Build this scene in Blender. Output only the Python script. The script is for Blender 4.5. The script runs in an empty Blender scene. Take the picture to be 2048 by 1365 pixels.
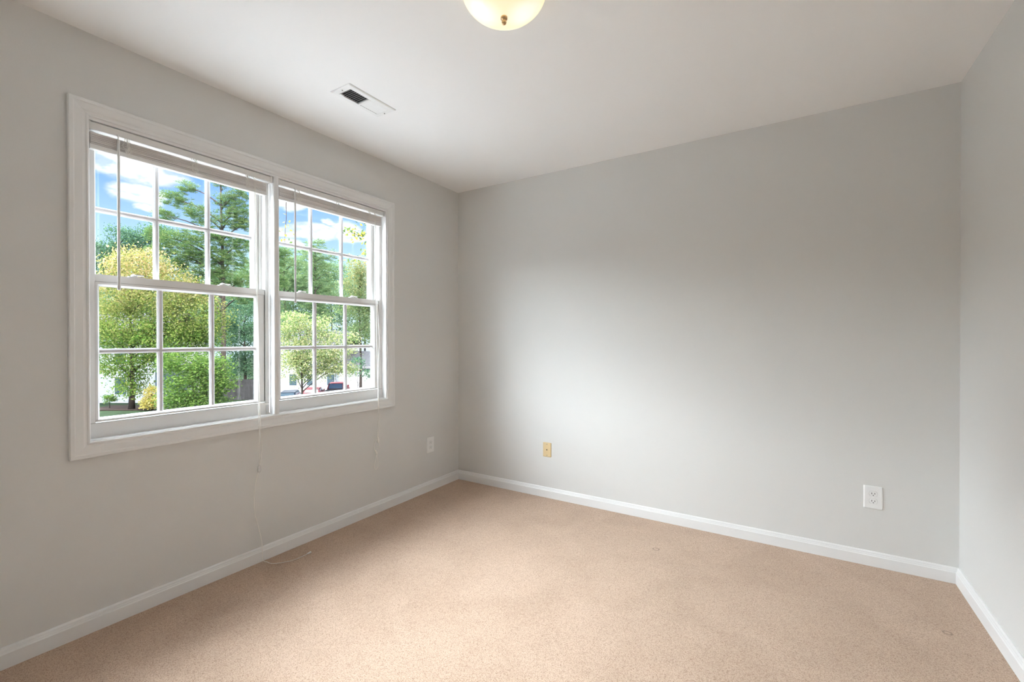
import bpy, bmesh, math, random
from mathutils import Vector, Matrix
import numpy as np

# ------------------------------------------------------------------ camera, sky, exposure
sc = bpy.context.scene
COL = sc.collection
W, LEN, H = 3.115, 3.36, 2.44            # room width, length, ceiling height (m)
CAM = Vector((2.429, -3.006, 1.195))
YAW, PITCH, ROLL = 0.5602, -0.0049, -0.0006

cd = bpy.data.cameras.new('camera')
cd.sensor_fit = 'HORIZONTAL'
cd.sensor_width = 36.0
cd.lens = 36.0 * 897.85 / 2048.0
cd.clip_start, cd.clip_end = 0.02, 500
cam = bpy.data.objects.new('camera', cd)
COL.objects.link(cam)
fw = Vector((-math.sin(YAW) * math.cos(PITCH), math.cos(YAW) * math.cos(PITCH), math.sin(PITCH)))
rt = Vector((math.cos(YAW), math.sin(YAW), 0))
up = rt.cross(fw)
r2 = math.cos(ROLL) * rt + math.sin(ROLL) * up
u2 = -math.sin(ROLL) * rt + math.cos(ROLL) * up
cam.matrix_world = Matrix(((r2.x, u2.x, -fw.x, CAM.x), (r2.y, u2.y, -fw.y, CAM.y), (r2.z, u2.z, -fw.z, CAM.z), (0, 0, 0, 1)))
sc.camera = cam

sc.view_settings.view_transform = 'Standard'
sc.view_settings.look = 'None'
sc.view_settings.exposure = 0.08
sc.view_settings.gamma = 1.0
sc.view_settings.use_curve_mapping = False
sc.cycles.use_denoising = True
sc.cycles.max_bounces = 14
sc.cycles.diffuse_bounces = 9
sc.cycles.transparent_max_bounces = 16
sc.cycles.sample_clamp_indirect = 30.0

FILL_AZ = 10.0                           # sky glow added to light the room: middle azimuth, swung from the window's normal
FILL_L = 121.0
SKY_L = 1.3
SUN_E = 12.0
LAMP_L = 1.15
LEAF_K = 0.76                            # foliage reflects only a few per cent of the light


def ngroup(nt, kind, **kw):
    n = nt.nodes.new(kind)
    for k, v in kw.items():
        setattr(n, k, v)
    return n


def make_world():
    w = bpy.data.worlds.new('sky')
    sc.world = w
    w.use_nodes = True
    nt = w.node_tree
    nt.nodes.clear()
    L = nt.links
    out = ngroup(nt, 'ShaderNodeOutputWorld')
    bg = ngroup(nt, 'ShaderNodeBackground')
    L.new(bg.outputs[0], out.inputs[0])
    tc = ngroup(nt, 'ShaderNodeTexCoord')
    d = tc.outputs['Generated']

    def math_(op, a, b=None, c=None, clamp=False):
        n = ngroup(nt, 'ShaderNodeMath', operation=op, use_clamp=clamp)
        for i, v in enumerate((a, b, c)):
            if v is None:
                continue
            if isinstance(v, (int, float)):
                n.inputs[i].default_value = v
            else:
                L.new(v, n.inputs[i])
        return n.outputs[0]

    def vec(op, a, b, out=0):
        n = ngroup(nt, 'ShaderNodeVectorMath', operation=op)
        for i, v in enumerate((a, b)):
            if v is None:
                continue
            if isinstance(v, (tuple, Vector)):
                n.inputs[i].default_value = v
            else:
                L.new(v, n.inputs[i])
        return n.outputs[out]

    def step(x, lo, hi):
        n = ngroup(nt, 'ShaderNodeMapRange', interpolation_type='SMOOTHSTEP')
        L.new(x, n.inputs['Value'])
        n.inputs['From Min'].default_value = lo
        n.inputs['From Max'].default_value = hi
        return n.outputs[0]

    sep = ngroup(nt, 'ShaderNodeSeparateXYZ')
    L.new(d, sep.inputs[0])
    ramp = ngroup(nt, 'ShaderNodeValToRGB')
    L.new(sep.outputs[2], ramp.inputs[0])
    cr = ramp.color_ramp
    cr.elements[0].position = 0.0
    cr.elements[0].color = (0.72, 0.86, 1.0, 1)
    cr.elements[1].position = 0.36
    cr.elements[1].color = (0.12, 0.29, 1.0, 1)
    for p_, c_ in ((0.13, (0.55, 0.78, 1.0, 1)), (0.21, (0.38, 0.60, 1.0, 1)), (0.285, (0.19, 0.40, 1.0, 1))):
        e = cr.elements.new(p_)
        e.color = c_
    # drifting clouds: soft clumps in fixed directions of the sky, torn by noise
    ns = ngroup(nt, 'ShaderNodeTexNoise')
    ns.inputs['Scale'].default_value = 9.0
    ns.inputs['Detail'].default_value = 7.0
    ns.inputs['Roughness'].default_value = 0.6
    sq = vec('MULTIPLY', d, (1, 1, 2.4))
    L.new(sq, ns.inputs['Vector'])
    wob = vec('MULTIPLY', vec('SUBTRACT', ns.outputs['Color'], (0.5, 0.5, 0.5)), (0.075, 0.075, 0.075))
    pd = vec('ADD', sq, wob)
    total = None
    clouds = [((-0.915, 0.283, 0.290), 0.055), ((-0.912, 0.305, 0.277), 0.062), ((-0.925, 0.264, 0.275), 0.034), ((-0.921, 0.308, 0.240), 0.042),
              ((-0.922, 0.317, 0.220), 0.020), ((-0.827, 0.501, 0.258), 0.030), ((-0.814, 0.517, 0.268), 0.020), ((-0.836, 0.510, 0.208), 0.034),
              ((-0.820, 0.531, 0.215), 0.038), ((-0.803, 0.558, 0.212), 0.040), ((-0.793, 0.564, 0.233), 0.016), ((-0.772, 0.593, 0.227), 0.034),
              ((-0.766, 0.607, 0.211), 0.036), ((-0.833, 0.523, 0.185), 0.030), ((-0.794, 0.552, 0.255), 0.012), ((-0.753, 0.608, 0.253), 0.030),
              ((-0.97, 0.10, 0.30), 0.10), ((-0.60, 0.78, 0.22), 0.09), ((-0.99, -0.05, 0.24), 0.07)]
    for c, r in clouds:
        v = Vector(c).normalized()
        dist = vec('LENGTH', vec('SUBTRACT', pd, (v.x, v.y, v.z * 2.4)), None, 1)
        m = step(dist, r * 1.1, r * 0.55)
        total = m if total is None else math_('MAXIMUM', total, m)
    n2 = ngroup(nt, 'ShaderNodeTexNoise')
    n2.inputs['Scale'].default_value = 22.0
    n2.inputs['Detail'].default_value = 6.0
    L.new(sq, n2.inputs['Vector'])
    tear = step(n2.outputs[0], 0.34, 0.52)
    cov = math_('MULTIPLY', total, math_('ADD', math_('MULTIPLY', tear, 0.6), 0.4), clamp=True)
    mix = ngroup(nt, 'ShaderNodeMix', data_type='RGBA')
    L.new(cov, mix.inputs[0])
    L.new(ramp.outputs[0], mix.inputs[6])
    mix.inputs[7].default_value = (1.0, 1.0, 1.0, 1)
    base = vec('MULTIPLY', mix.outputs[2], (SKY_L, SKY_L, SKY_L))
    # glow added in unseen sky on the window side to light the room
    az = math.radians(FILL_AZ)
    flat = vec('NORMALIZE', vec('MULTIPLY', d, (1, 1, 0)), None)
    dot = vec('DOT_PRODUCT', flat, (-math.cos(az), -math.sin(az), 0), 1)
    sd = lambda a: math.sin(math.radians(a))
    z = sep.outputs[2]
    side = vec('DOT_PRODUCT', flat, (0, -1, 0), 1)          # the added glow reaches lower towards the south
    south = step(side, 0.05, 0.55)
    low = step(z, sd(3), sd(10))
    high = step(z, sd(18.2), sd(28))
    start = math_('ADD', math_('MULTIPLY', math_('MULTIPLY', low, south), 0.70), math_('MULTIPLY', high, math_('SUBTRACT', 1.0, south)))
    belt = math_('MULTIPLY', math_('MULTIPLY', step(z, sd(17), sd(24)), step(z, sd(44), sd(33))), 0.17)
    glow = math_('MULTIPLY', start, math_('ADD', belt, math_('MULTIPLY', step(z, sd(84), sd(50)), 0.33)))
    glow = math_('MULTIPLY', math_('MULTIPLY', glow, step(dot, 0.0, 0.85)), FILL_L)
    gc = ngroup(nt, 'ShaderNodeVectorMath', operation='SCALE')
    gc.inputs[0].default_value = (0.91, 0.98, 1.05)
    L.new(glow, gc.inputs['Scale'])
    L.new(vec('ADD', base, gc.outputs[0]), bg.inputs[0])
    w.cycles.sampling_method = 'MANUAL'
    w.cycles.sample_map_resolution = 1024


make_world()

sl = bpy.data.lights.new('sun', 'SUN')
sl.energy = SUN_E
sl.color = (1.0, 0.96, 0.88)
sl.angle = math.radians(0.6)
sun = bpy.data.objects.new('sun', sl)
COL.objects.link(sun)
sun.rotation_euler = Vector((-0.80, 0.25, -0.85)).to_track_quat('-Z', 'Y').to_euler()

# ------------------------------------------------------------------ helpers
rnd = random.Random(7)


def new_mat(name):
    m = bpy.data.materials.new(name)
    m.use_nodes = True
    nt = m.node_tree
    nt.nodes.clear()
    out = nt.nodes.new('ShaderNodeOutputMaterial')
    return m, nt, out


def pmat(name, col, rough=0.6, spec=0.4, metal=0.0, bump=0.0, bscale=200.0, vary=0.0, vscale=3.0):
    m, nt, out = new_mat(name)
    b = nt.nodes.new('ShaderNodeBsdfPrincipled')
    b.inputs['Base Color'].default_value = (*col, 1)
    b.inputs['Roughness'].default_value = rough
    b.inputs['Metallic'].default_value = metal
    b.inputs['Specular IOR Level'].default_value = spec
    nt.links.new(b.outputs[0], out.inputs[0])
    if bump or vary:
        tc = nt.nodes.new('ShaderNodeTexCoord')
    if bump:
        n = nt.nodes.new('ShaderNodeTexNoise')
        n.inputs['Scale'].default_value = bscale
        n.inputs['Detail'].default_value = 4
        nt.links.new(tc.outputs['Object'], n.inputs['Vector'])
        bp = nt.nodes.new('ShaderNodeBump')
        bp.inputs['Strength'].default_value = bump
        bp.inputs['Distance'].default_value = 0.002
        nt.links.new(n.outputs[0], bp.inputs['Height'])
        nt.links.new(bp.outputs[0], b.inputs['Normal'])
    if vary:
        n = nt.nodes.new('ShaderNodeTexNoise')
        n.inputs['Scale'].default_value = vscale
        n.inputs['Detail'].default_value = 6
        nt.links.new(tc.outputs['Object'], n.inputs['Vector'])
        r = nt.nodes.new('ShaderNodeValToRGB')
        r.color_ramp.elements[0].position = 0.3
        r.color_ramp.elements[1].position = 0.7
        r.color_ramp.elements[0].color = (*[c * (1 - vary) for c in col], 1)
        r.color_ramp.elements[1].color = (*[min(1, c * (1 + vary)) for c in col], 1)
        nt.links.new(n.outputs[0], r.inputs[0])
        nt.links.new(r.outputs[0], b.inputs['Base Color'])
    return m


def carpet_mat():
    m, nt, out = new_mat('carpet_pile')
    L = nt.links
    b = nt.nodes.new('ShaderNodeBsdfPrincipled')
    b.inputs['Roughness'].default_value = 0.95
    b.inputs['Specular IOR Level'].default_value = 0.1
    b.inputs['Sheen Weight'].default_value = 0.15
    L.new(b.outputs[0], out.inputs[0])
    tc = nt.nodes.new('ShaderNodeTexCoord')
    v = nt.nodes.new('ShaderNodeTexVoronoi')
    v.inputs['Scale'].default_value = 400
    L.new(tc.outputs['Object'], v.inputs['Vector'])
    vs = nt.nodes.new('ShaderNodeSeparateColor')
    L.new(v.outputs['Color'], vs.inputs[0])
    f = nt.nodes.new('ShaderNodeTexNoise')
    f.inputs['Scale'].default_value = 280
    f.inputs['Detail'].default_value = 3
    L.new(tc.outputs['Object'], f.inputs['Vector'])
    big = nt.nodes.new('ShaderNodeTexNoise')
    big.inputs['Scale'].default_value = 3.2
    big.inputs['Detail'].default_value = 3.5
    big.inputs['Distortion'].default_value = 0.7
    L.new(tc.outputs['Object'], big.inputs['Vector'])
    r1 = nt.nodes.new('ShaderNodeValToRGB')
    e = r1.color_ramp.elements
    e[0].position, e[0].color = 0.20, (0.27, 0.165, 0.105, 1)
    e[1].position, e[1].color = 0.78, (0.68, 0.515, 0.395, 1)
    q = e.new(0.44)
    q.color = (0.55, 0.395, 0.29, 1)
    av = nt.nodes.new('ShaderNodeMix')
    av.inputs[0].default_value = 0.42
    L.new(f.outputs[0], av.inputs[2])
    L.new(vs.outputs[0], av.inputs[3])
    L.new(av.outputs[0], r1.inputs[0])
    r2_ = nt.nodes.new('ShaderNodeValToRGB')
    e = r2_.color_ramp.elements
    e[0].position, e[0].color = 0.38, (0.91, 0.90, 0.89, 1)
    e[1].position, e[1].color = 0.62, (1.0, 1.0, 1.0, 1)
    L.new(big.outputs[0], r2_.inputs[0])
    mx = nt.nodes.new('ShaderNodeMix')
    mx.data_type = 'RGBA'
    mx.blend_type = 'MULTIPLY'
    mx.inputs[0].default_value = 1
    L.new(r1.outputs[0], mx.inputs[6])
    L.new(r2_.outputs[0], mx.inputs[7])
    colr = mx.outputs[2]
    for cx, cy, rr in ((1.77, -0.419, 0.016), (2.96, -0.53, 0.013)):     # furniture dents: pressed pile and its shade, painted as dark rings
        dv = nt.nodes.new('ShaderNodeVectorMath')
        dv.operation = 'DISTANCE'
        L.new(tc.outputs['Object'], dv.inputs[0])
        dv.inputs[1].default_value = (cx, cy, 0)
        sb = nt.nodes.new('ShaderNodeMath')
        sb.operation = 'SUBTRACT'
        L.new(dv.outputs['Value'], sb.inputs[0])
        sb.inputs[1].default_value = rr
        ab = nt.nodes.new('ShaderNodeMath')
        ab.operation = 'ABSOLUTE'
        L.new(sb.outputs[0], ab.inputs[0])
        mr = nt.nodes.new('ShaderNodeMapRange')
        L.new(ab.outputs[0], mr.inputs['Value'])
        mr.inputs['From Min'].default_value = 0.0
        mr.inputs['From Max'].default_value = 0.005
        mr.inputs['To Min'].default_value = 0.55
        dm = nt.nodes.new('ShaderNodeVectorMath')
        dm.operation = 'SCALE'
        L.new(colr, dm.inputs[0])
        L.new(mr.outputs[0], dm.inputs['Scale'])
        colr = dm.outputs[0]
    L.new(colr, b.inputs['Base Color'])
    ad = nt.nodes.new('ShaderNodeMath')
    ad.operation = 'ADD'
    L.new(vs.outputs[0], ad.inputs[0])
    L.new(f.outputs[0], ad.inputs[1])
    bp = nt.nodes.new('ShaderNodeBump')
    bp.inputs['Strength'].default_value = 0.5
    bp.inputs['Distance'].default_value = 0.004
    L.new(ad.outputs[0], bp.inputs['Height'])
    L.new(bp.outputs[0], b.inputs['Normal'])
    return m


def glass_mat(name, tint=(0.97, 0.985, 0.98)):
    m, nt, out = new_mat(name)
    t = nt.nodes.new('ShaderNodeBsdfTransparent')
    t.inputs[0].default_value = (*tint, 1)
    g = nt.nodes.new('ShaderNodeBsdfGlossy')
    g.inputs['Roughness'].default_value = 0.0
    lw = nt.nodes.new('ShaderNodeLayerWeight')            # Schlick reflectance, alike from both sides
    lw.inputs[0].default_value = 0.5
    pw = nt.nodes.new('ShaderNodeMath')
    pw.operation = 'POWER'
    nt.links.new(lw.outputs['Facing'], pw.inputs[0])
    pw.inputs[1].default_value = 5.0
    fr = nt.nodes.new('ShaderNodeMath')
    fr.operation = 'MULTIPLY_ADD'
    nt.links.new(pw.outputs[0], fr.inputs[0])
    fr.inputs[1].default_value = 0.9
    fr.inputs[2].default_value = 0.025
    mx = nt.nodes.new('ShaderNodeMixShader')
    nt.links.new(fr.outputs[0], mx.inputs[0])
    nt.links.new(t.outputs[0], mx.inputs[1])
    nt.links.new(g.outputs[0], mx.inputs[2])
    nt.links.new(mx.outputs[0], out.inputs[0])
    return m


def leaf_mat(name, stops, top=None, zr=(0, 1), trans=0.4):
    """leaf colours picked leaf by leaf; `top` = tint of the upper crown"""
    stops = [tuple(c * LEAF_K for c in q) for q in stops]
    top = top and [tuple(c * LEAF_K for c in q) for q in top]
    m, nt, out = new_mat(name)
    L = nt.links
    g = nt.nodes.new('ShaderNodeNewGeometry')
    r = nt.nodes.new('ShaderNodeValToRGB')
    els = r.color_ramp.elements
    n = len(stops)
    els[0].position, els[0].color = 0, (*stops[0], 1)
    els[1].position, els[1].color = 1, (*stops[-1], 1)
    for i in range(1, n - 1):
        q = els.new(i / (n - 1))
        q.color = (*stops[i], 1)
    L.new(g.outputs['Random Per Island'], r.inputs[0])
    colr = r.outputs[0]
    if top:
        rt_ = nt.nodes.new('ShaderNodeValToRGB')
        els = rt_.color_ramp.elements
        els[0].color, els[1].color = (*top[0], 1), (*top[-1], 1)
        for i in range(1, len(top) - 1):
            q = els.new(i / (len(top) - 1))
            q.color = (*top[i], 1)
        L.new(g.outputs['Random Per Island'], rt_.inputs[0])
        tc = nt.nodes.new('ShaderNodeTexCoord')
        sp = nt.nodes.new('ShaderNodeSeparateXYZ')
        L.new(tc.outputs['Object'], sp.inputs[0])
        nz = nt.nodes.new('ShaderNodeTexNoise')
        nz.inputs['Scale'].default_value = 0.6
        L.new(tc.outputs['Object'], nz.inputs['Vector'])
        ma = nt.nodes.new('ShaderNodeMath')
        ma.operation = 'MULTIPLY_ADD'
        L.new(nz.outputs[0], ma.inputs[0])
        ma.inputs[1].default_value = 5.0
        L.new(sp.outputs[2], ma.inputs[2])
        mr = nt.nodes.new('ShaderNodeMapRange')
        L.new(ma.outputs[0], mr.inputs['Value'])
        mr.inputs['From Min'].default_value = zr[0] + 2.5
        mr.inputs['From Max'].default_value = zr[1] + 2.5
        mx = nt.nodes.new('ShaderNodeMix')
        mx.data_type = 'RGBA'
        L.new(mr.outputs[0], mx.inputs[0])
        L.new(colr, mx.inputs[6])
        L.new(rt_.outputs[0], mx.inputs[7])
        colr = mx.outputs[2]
    d = nt.nodes.new('ShaderNodeBsdfDiffuse')
    t = nt.nodes.new('ShaderNodeBsdfTranslucent')
    L.new(colr, d.inputs[0])
    L.new(colr, t.inputs[0])
    ms = nt.nodes.new('ShaderNodeMixShader')
    ms.inputs[0].default_value = trans
    L.new(d.outputs[0], ms.inputs[1])
    L.new(t.outputs[0], ms.inputs[2])
    L.new(ms.outputs[0], out.inputs[0])
    return m


def lamp_glass_mat(center, strength):
    """frosted dome lit from inside by two bulbs"""
    m, nt, out = new_mat('lit_frosted_glass')
    L = nt.links
    tc = nt.nodes.new('ShaderNodeTexCoord')
    hot = None
    for bx in (-0.06, 0.06):
        vm = nt.nodes.new('ShaderNodeVectorMath')
        vm.operation = 'DISTANCE'
        L.new(tc.outputs['Object'], vm.inputs[0])
        vm.inputs[1].default_value = (bx * 0.85, bx * 0.53, -0.06)
        mr = nt.nodes.new('ShaderNodeMapRange')
        mr.interpolation_type = 'SMOOTHSTEP'
        L.new(vm.outputs['Value'], mr.inputs['Value'])
        mr.inputs['From Min'].default_value = 0.085
        mr.inputs['From Max'].default_value = 0.02
        if hot is None:
            hot = mr.outputs[0]
        else:
            mm = nt.nodes.new('ShaderNodeMath')
            mm.operation = 'MAXIMUM'
            L.new(hot, mm.inputs[0])
            L.new(mr.outputs[0], mm.inputs[1])
            hot = mm.outputs[0]
    mx = nt.nodes.new('ShaderNodeMix')
    mx.data_type = 'RGBA'
    L.new(hot, mx.inputs[0])
    mx.inputs[6].default_value = (0.66, 0.55, 0.33, 1)
    mx.inputs[7].default_value = (0.74, 0.72, 0.68, 1)
    e = nt.nodes.new('ShaderNodeEmission')
    e.inputs[1].default_value = strength
    L.new(mx.outputs[2], e.inputs[0])
    g = nt.nodes.new('ShaderNodeBsdfPrincipled')
    g.inputs['Base Color'].default_value = (0.5, 0.48, 0.42, 1)
    g.inputs['Roughness'].default_value = 0.25
    ad = nt.nodes.new('ShaderNodeAddShader')
    L.new(e.outputs[0], ad.inputs[0])
    L.new(g.outputs[0], ad.inputs[1])
    L.new(ad.outputs[0], out.inputs[0])
    return m


def link(name, me, m, parent=None, smooth=False):
    o = bpy.data.objects.new(name, me)
    COL.objects.link(o)
    if m is not None:
        for mm in (m if isinstance(m, (list, tuple)) else [m]):
            me.materials.append(mm)
    if parent is not None:
        o.parent = parent
    if smooth:
        for p in me.polygons:
            p.use_smooth = True
    return o


def obj(name, bm, m, parent=None, smooth=False, bevel=0.0, seg=2):
    if bevel:
        bmesh.ops.remove_doubles(bm, verts=bm.verts, dist=1e-6)
        bmesh.ops.bevel(bm, geom=[e for e in bm.edges], offset=bevel, segments=seg, affect='EDGES', profile=0.5)
    bmesh.ops.recalc_face_normals(bm, faces=bm.faces)
    me = bpy.data.meshes.new(name)
    bm.to_mesh(me)
    bm.free()
    return link(name, me, m, parent, smooth)


def BM():
    return bmesh.new()


def box(bm, a, b):
    x0, y0, z0 = a
    x1, y1, z1 = b
    v = [bm.verts.new(p) for p in ((x0, y0, z0), (x1, y0, z0), (x1, y1, z0), (x0, y1, z0), (x0, y0, z1), (x1, y0, z1), (x1, y1, z1), (x0, y1, z1))]
    for f in ((3, 2, 1, 0), (4, 5, 6, 7), (0, 1, 5, 4), (1, 2, 6, 5), (2, 3, 7, 6), (3, 0, 4, 7)):
        bm.faces.new([v[i] for i in f])
    return bm


def boxo(name, a, b, m, parent=None, bevel=0.0, smooth=False):
    return obj(name, box(BM(), a, b), m, parent, smooth, bevel)


def loft(bm, rings, closed=True, cap=True):
    vs = [[bm.verts.new(p) for p in r] for r in rings]
    n = len(vs[0])
    for a, b in zip(vs, vs[1:]):
        for i in range(n if closed else n - 1):
            j = (i + 1) % n
            bm.faces.new((a[i], a[j], b[j], b[i]))
    if cap and closed:
        bm.faces.new(vs[0][::-1])
        bm.faces.new(vs[-1])
    return bm


def tube(bm, pts, rad, n=8, cap=True):
    pts = [Vector(p) for p in pts]
    rads = rad if isinstance(rad, (list, tuple)) else [rad] * len(pts)
    rings = []
    t0 = (pts[1] - pts[0]).normalized()
    a = t0.orthogonal().normalized()
    for i, p in enumerate(pts):
        t = (pts[min(i + 1, len(pts) - 1)] - pts[max(i - 1, 0)])
        t = t.normalized() if t.length > 1e-9 else t0
        a = (a - t * a.dot(t))
        a = a.normalized() if a.length > 1e-6 else t.orthogonal().normalized()
        b = t.cross(a)
        rings.append([p + (a * math.cos(k * 2 * math.pi / n) + b * math.sin(k * 2 * math.pi / n)) * rads[i] for k in range(n)])
    return loft(bm, rings, True, cap)


def smooth_path(pts, n=6):
    """Catmull-Rom through the points"""
    P = [Vector(p) for p in pts]
    out = []
    for i in range(len(P) - 1):
        p0, p1, p2, p3 = P[max(i - 1, 0)], P[i], P[i + 1], P[min(i + 2, len(P) - 1)]
        for k in range(n):
            t = k / n
            out.append(0.5 * ((2 * p1) + (p2 - p0) * t + (2 * p0 - 5 * p1 + 4 * p2 - p3) * t * t + (3 * p1 - p0 - 3 * p2 + p3) * t ** 3))
    out.append(P[-1])
    return out


def lathe(bm, prof, n=32, c=(0, 0, 0), axis='Z', cap=True):
    rings = []
    for r, h in prof:
        ring = []
        for k in range(n):
            a = 2 * math.pi * k / n
            x, y = r * math.cos(a), r * math.sin(a)
            q = {'Z': (x, y, h), 'X': (h, x, y), 'Y': (y, h, x)}[axis]
            ring.append((c[0] + q[0], c[1] + q[1], c[2] + q[2]))
        rings.append(ring)
    return loft(bm, rings, True, cap)


def empty(name, loc=(0, 0, 0), rz=0.0):
    o = bpy.data.objects.new(name, None)
    o.empty_display_size = 0.1
    o.location = loc
    o.rotation_euler = (0, 0, rz)
    COL.objects.link(o)
    return o


def tag(o, label, cat, group=None, kind=None):
    if label:
        o['label'] = label
    if cat:
        o['category'] = cat
    if group:
        o['group'] = group
    if kind:
        o['kind'] = kind
    return o


def struct(o, label=None, cat=None):
    return tag(o, label, cat, None, 'structure')


# ------------------------------------------------------------------ materials
M = {}
M['wall'] = pmat('grey_wall_paint', (0.70, 0.695, 0.675), 0.75, 0.25, bump=0.12, bscale=160)
M['ceil'] = pmat('white_ceiling_paint', (0.89, 0.885, 0.875), 0.9, 0.15, bump=0.08, bscale=120)
M['trim'] = pmat('white_trim_paint', (0.80, 0.80, 0.79), 0.35, 0.45)
M['vinyl'] = pmat('white_vinyl', (0.80, 0.80, 0.79), 0.4, 0.45)
M['grille'] = pmat('white_grille', (0.70, 0.69, 0.70), 0.4, 0.4)
M['seam'] = pmat('shadowed_seam', (0.22, 0.21, 0.20), 0.8)
M['gasket'] = pmat('dark_gasket', (0.05, 0.05, 0.05), 0.7)
M['blind'] = pmat('white_blind_slats', (0.86, 0.83, 0.80), 0.5, 0.4)
M['blindrail'] = pmat('white_blind_rail', (0.78, 0.77, 0.75), 0.4, 0.4)
M['cord'] = pmat('ivory_cord', (0.88, 0.86, 0.81), 0.8)
M['wand'] = pmat('clear_plastic_wand', (0.74, 0.73, 0.72), 0.2, 0.6)
M['plate'] = pmat('white_plate_plastic', (0.84, 0.84, 0.83), 0.3, 0.5)
M['ivory'] = pmat('ivory_plate_plastic', (0.72, 0.56, 0.32), 0.35, 0.5)
M['dark'] = pmat('dark_slot', (0.012, 0.012, 0.012), 0.8)
M['vent'] = pmat('white_vent_enamel', (0.84, 0.84, 0.825), 0.45, 0.3)
M['duct'] = pmat('dark_duct', (0.03, 0.03, 0.028), 0.9)
M['brass'] = pmat('satin_brass', (0.72, 0.50, 0.27), 0.35, metal=1.0)
M['steel'] = pmat('zinc_screw', (0.35, 0.33, 0.30), 0.4, metal=0.8)
M['glass'] = glass_mat('window_glass')
M['carpet'] = carpet_mat()
M['bark'] = pmat('brown_bark', (0.04, 0.03, 0.026), 0.9, 0.1, vary=0.35, vscale=6)
M['pinebark'] = pmat('grey_pine_bark', (0.07, 0.057, 0.052), 0.9, 0.1, vary=0.35, vscale=4)
M['grass'] = pmat('lawn_grass', (0.016, 0.03, 0.011), 0.95, 0.05, vary=0.4, vscale=1.5)
M['asphalt'] = pmat('grey_asphalt', (0.02, 0.02, 0.023), 0.9, 0.1, vary=0.2, vscale=2)
M['concrete'] = pmat('bounce_concrete', (0.46, 0.46, 0.455), 0.9, 0.2, vary=0.08, vscale=2)
M['mulch'] = pmat('brown_mulch', (0.025, 0.016, 0.013), 0.95, 0.05, vary=0.5, vscale=14)
M['siding'] = pmat('white_siding', (0.45, 0.45, 0.455), 0.6, 0.2)
M['roof'] = pmat('pale_shingles', (0.06, 0.06, 0.063), 0.9, 0.1, vary=0.2, vscale=4)
M['fence'] = pmat('weathered_fence_wood', (0.05, 0.048, 0.05), 0.9, 0.1, vary=0.3, vscale=3)
M['darkglass'] = pmat('dark_window_glass', (0.06, 0.09, 0.11), 0.08, 0.6)
M['red'] = pmat('red_car_paint', (0.12, 0.005, 0.010), 0.4, 0.08)
M['navy'] = pmat('navy_car_paint', (0.012, 0.018, 0.032), 0.4, 0.08)
M['silver'] = pmat('grey_car_paint', (0.06, 0.062, 0.065), 0.4, 0.08)
M['chrome'] = pmat('chrome', (0.6, 0.6, 0.6), 0.2, metal=1.0)
M['tyre'] = pmat('black_rubber', (0.010, 0.010, 0.010), 0.95, 0.02)
M['taillight'] = pmat('red_taillight', (0.35, 0.01, 0.01), 0.2)

# ------------------------------------------------------------------ room shell
T = 0.14
# window geometry on the left wall (y, z): overall hole and the two openings
HY0, HY1, HZ0, HZ1 = -2.372, -0.806, 0.780, 2.088
MY0, MY1 = -1.609, -1.580               # mullion between the two windows

FY = -LEN
bm = BM()
box(bm, (-T, FY - T, 0), (0, HY0 - 0.012, H))
box(bm, (-T, HY1 + 0.012, 0), (0, T, H))
box(bm, (-T, HY0 - 0.012, 0), (0, HY1 + 0.012, HZ0 - 0.014))
box(bm, (-T, HY0 - 0.012, HZ1 + 0.012), (0, HY1 + 0.012, H))
struct(obj('wall_left', bm, M['wall']), 'grey painted window wall', 'wall')
struct(boxo('wall_back', (0, 0, 0), (W, T, H), M['wall']), 'grey painted far wall with the ivory plate', 'wall')
struct(boxo('wall_right', (W, FY - T, 0), (W + T, T, H), M['wall']), 'grey painted wall at the right edge', 'wall')
struct(boxo('wall_front', (0, FY - T, 0), (W, FY, H), M['wall']), 'grey painted wall behind the viewer', 'wall')
struct(boxo('ceiling', (-T, FY - T, H), (W + T, T, H + 0.12), M['ceil']), 'smooth white painted ceiling', 'ceiling')
struct(boxo('floor', (-T, FY - T, -0.12), (W + T, T, 0), M['carpet']), 'tan cut pile carpet floor', 'floor')

# baseboards: flat face, small step and sloped cap, mitred in the corners
BP = [(0.0, 0.0), (0.0154, 0.0), (0.0154, 0.053), (0.0125, 0.057), (0.0115, 0.062), (0.0095, 0.0645), (0.0085, 0.070), (0.004, 0.0757), (0.0, 0.0757)]


def baseboard(name, ring0, ring1):
    o = obj(name, loft(BM(), [[ring0(t, z) for t, z in BP], [ring1(t, z) for t, z in BP]]), M['trim'])
    return o


struct(baseboard('baseboard_left', lambda t, z: (t, FY + t, z), lambda t, z: (t, -t, z)), 'white baseboard under the windows', 'baseboard')
struct(baseboard('baseboard_back', lambda t, z: (t, -t, z), lambda t, z: (W - t, -t, z)), 'white baseboard along the far wall', 'baseboard')
struct(baseboard('baseboard_right', lambda t, z: (W - t, -t, z), lambda t, z: (W - t, FY + t, z)), 'white baseboard along the right wall', 'baseboard')
struct(baseboard('baseboard_front', lambda t, z: (W - t, FY + t, z), lambda t, z: (t, FY + t, z)), 'white baseboard behind the viewer', 'baseboard')

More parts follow.
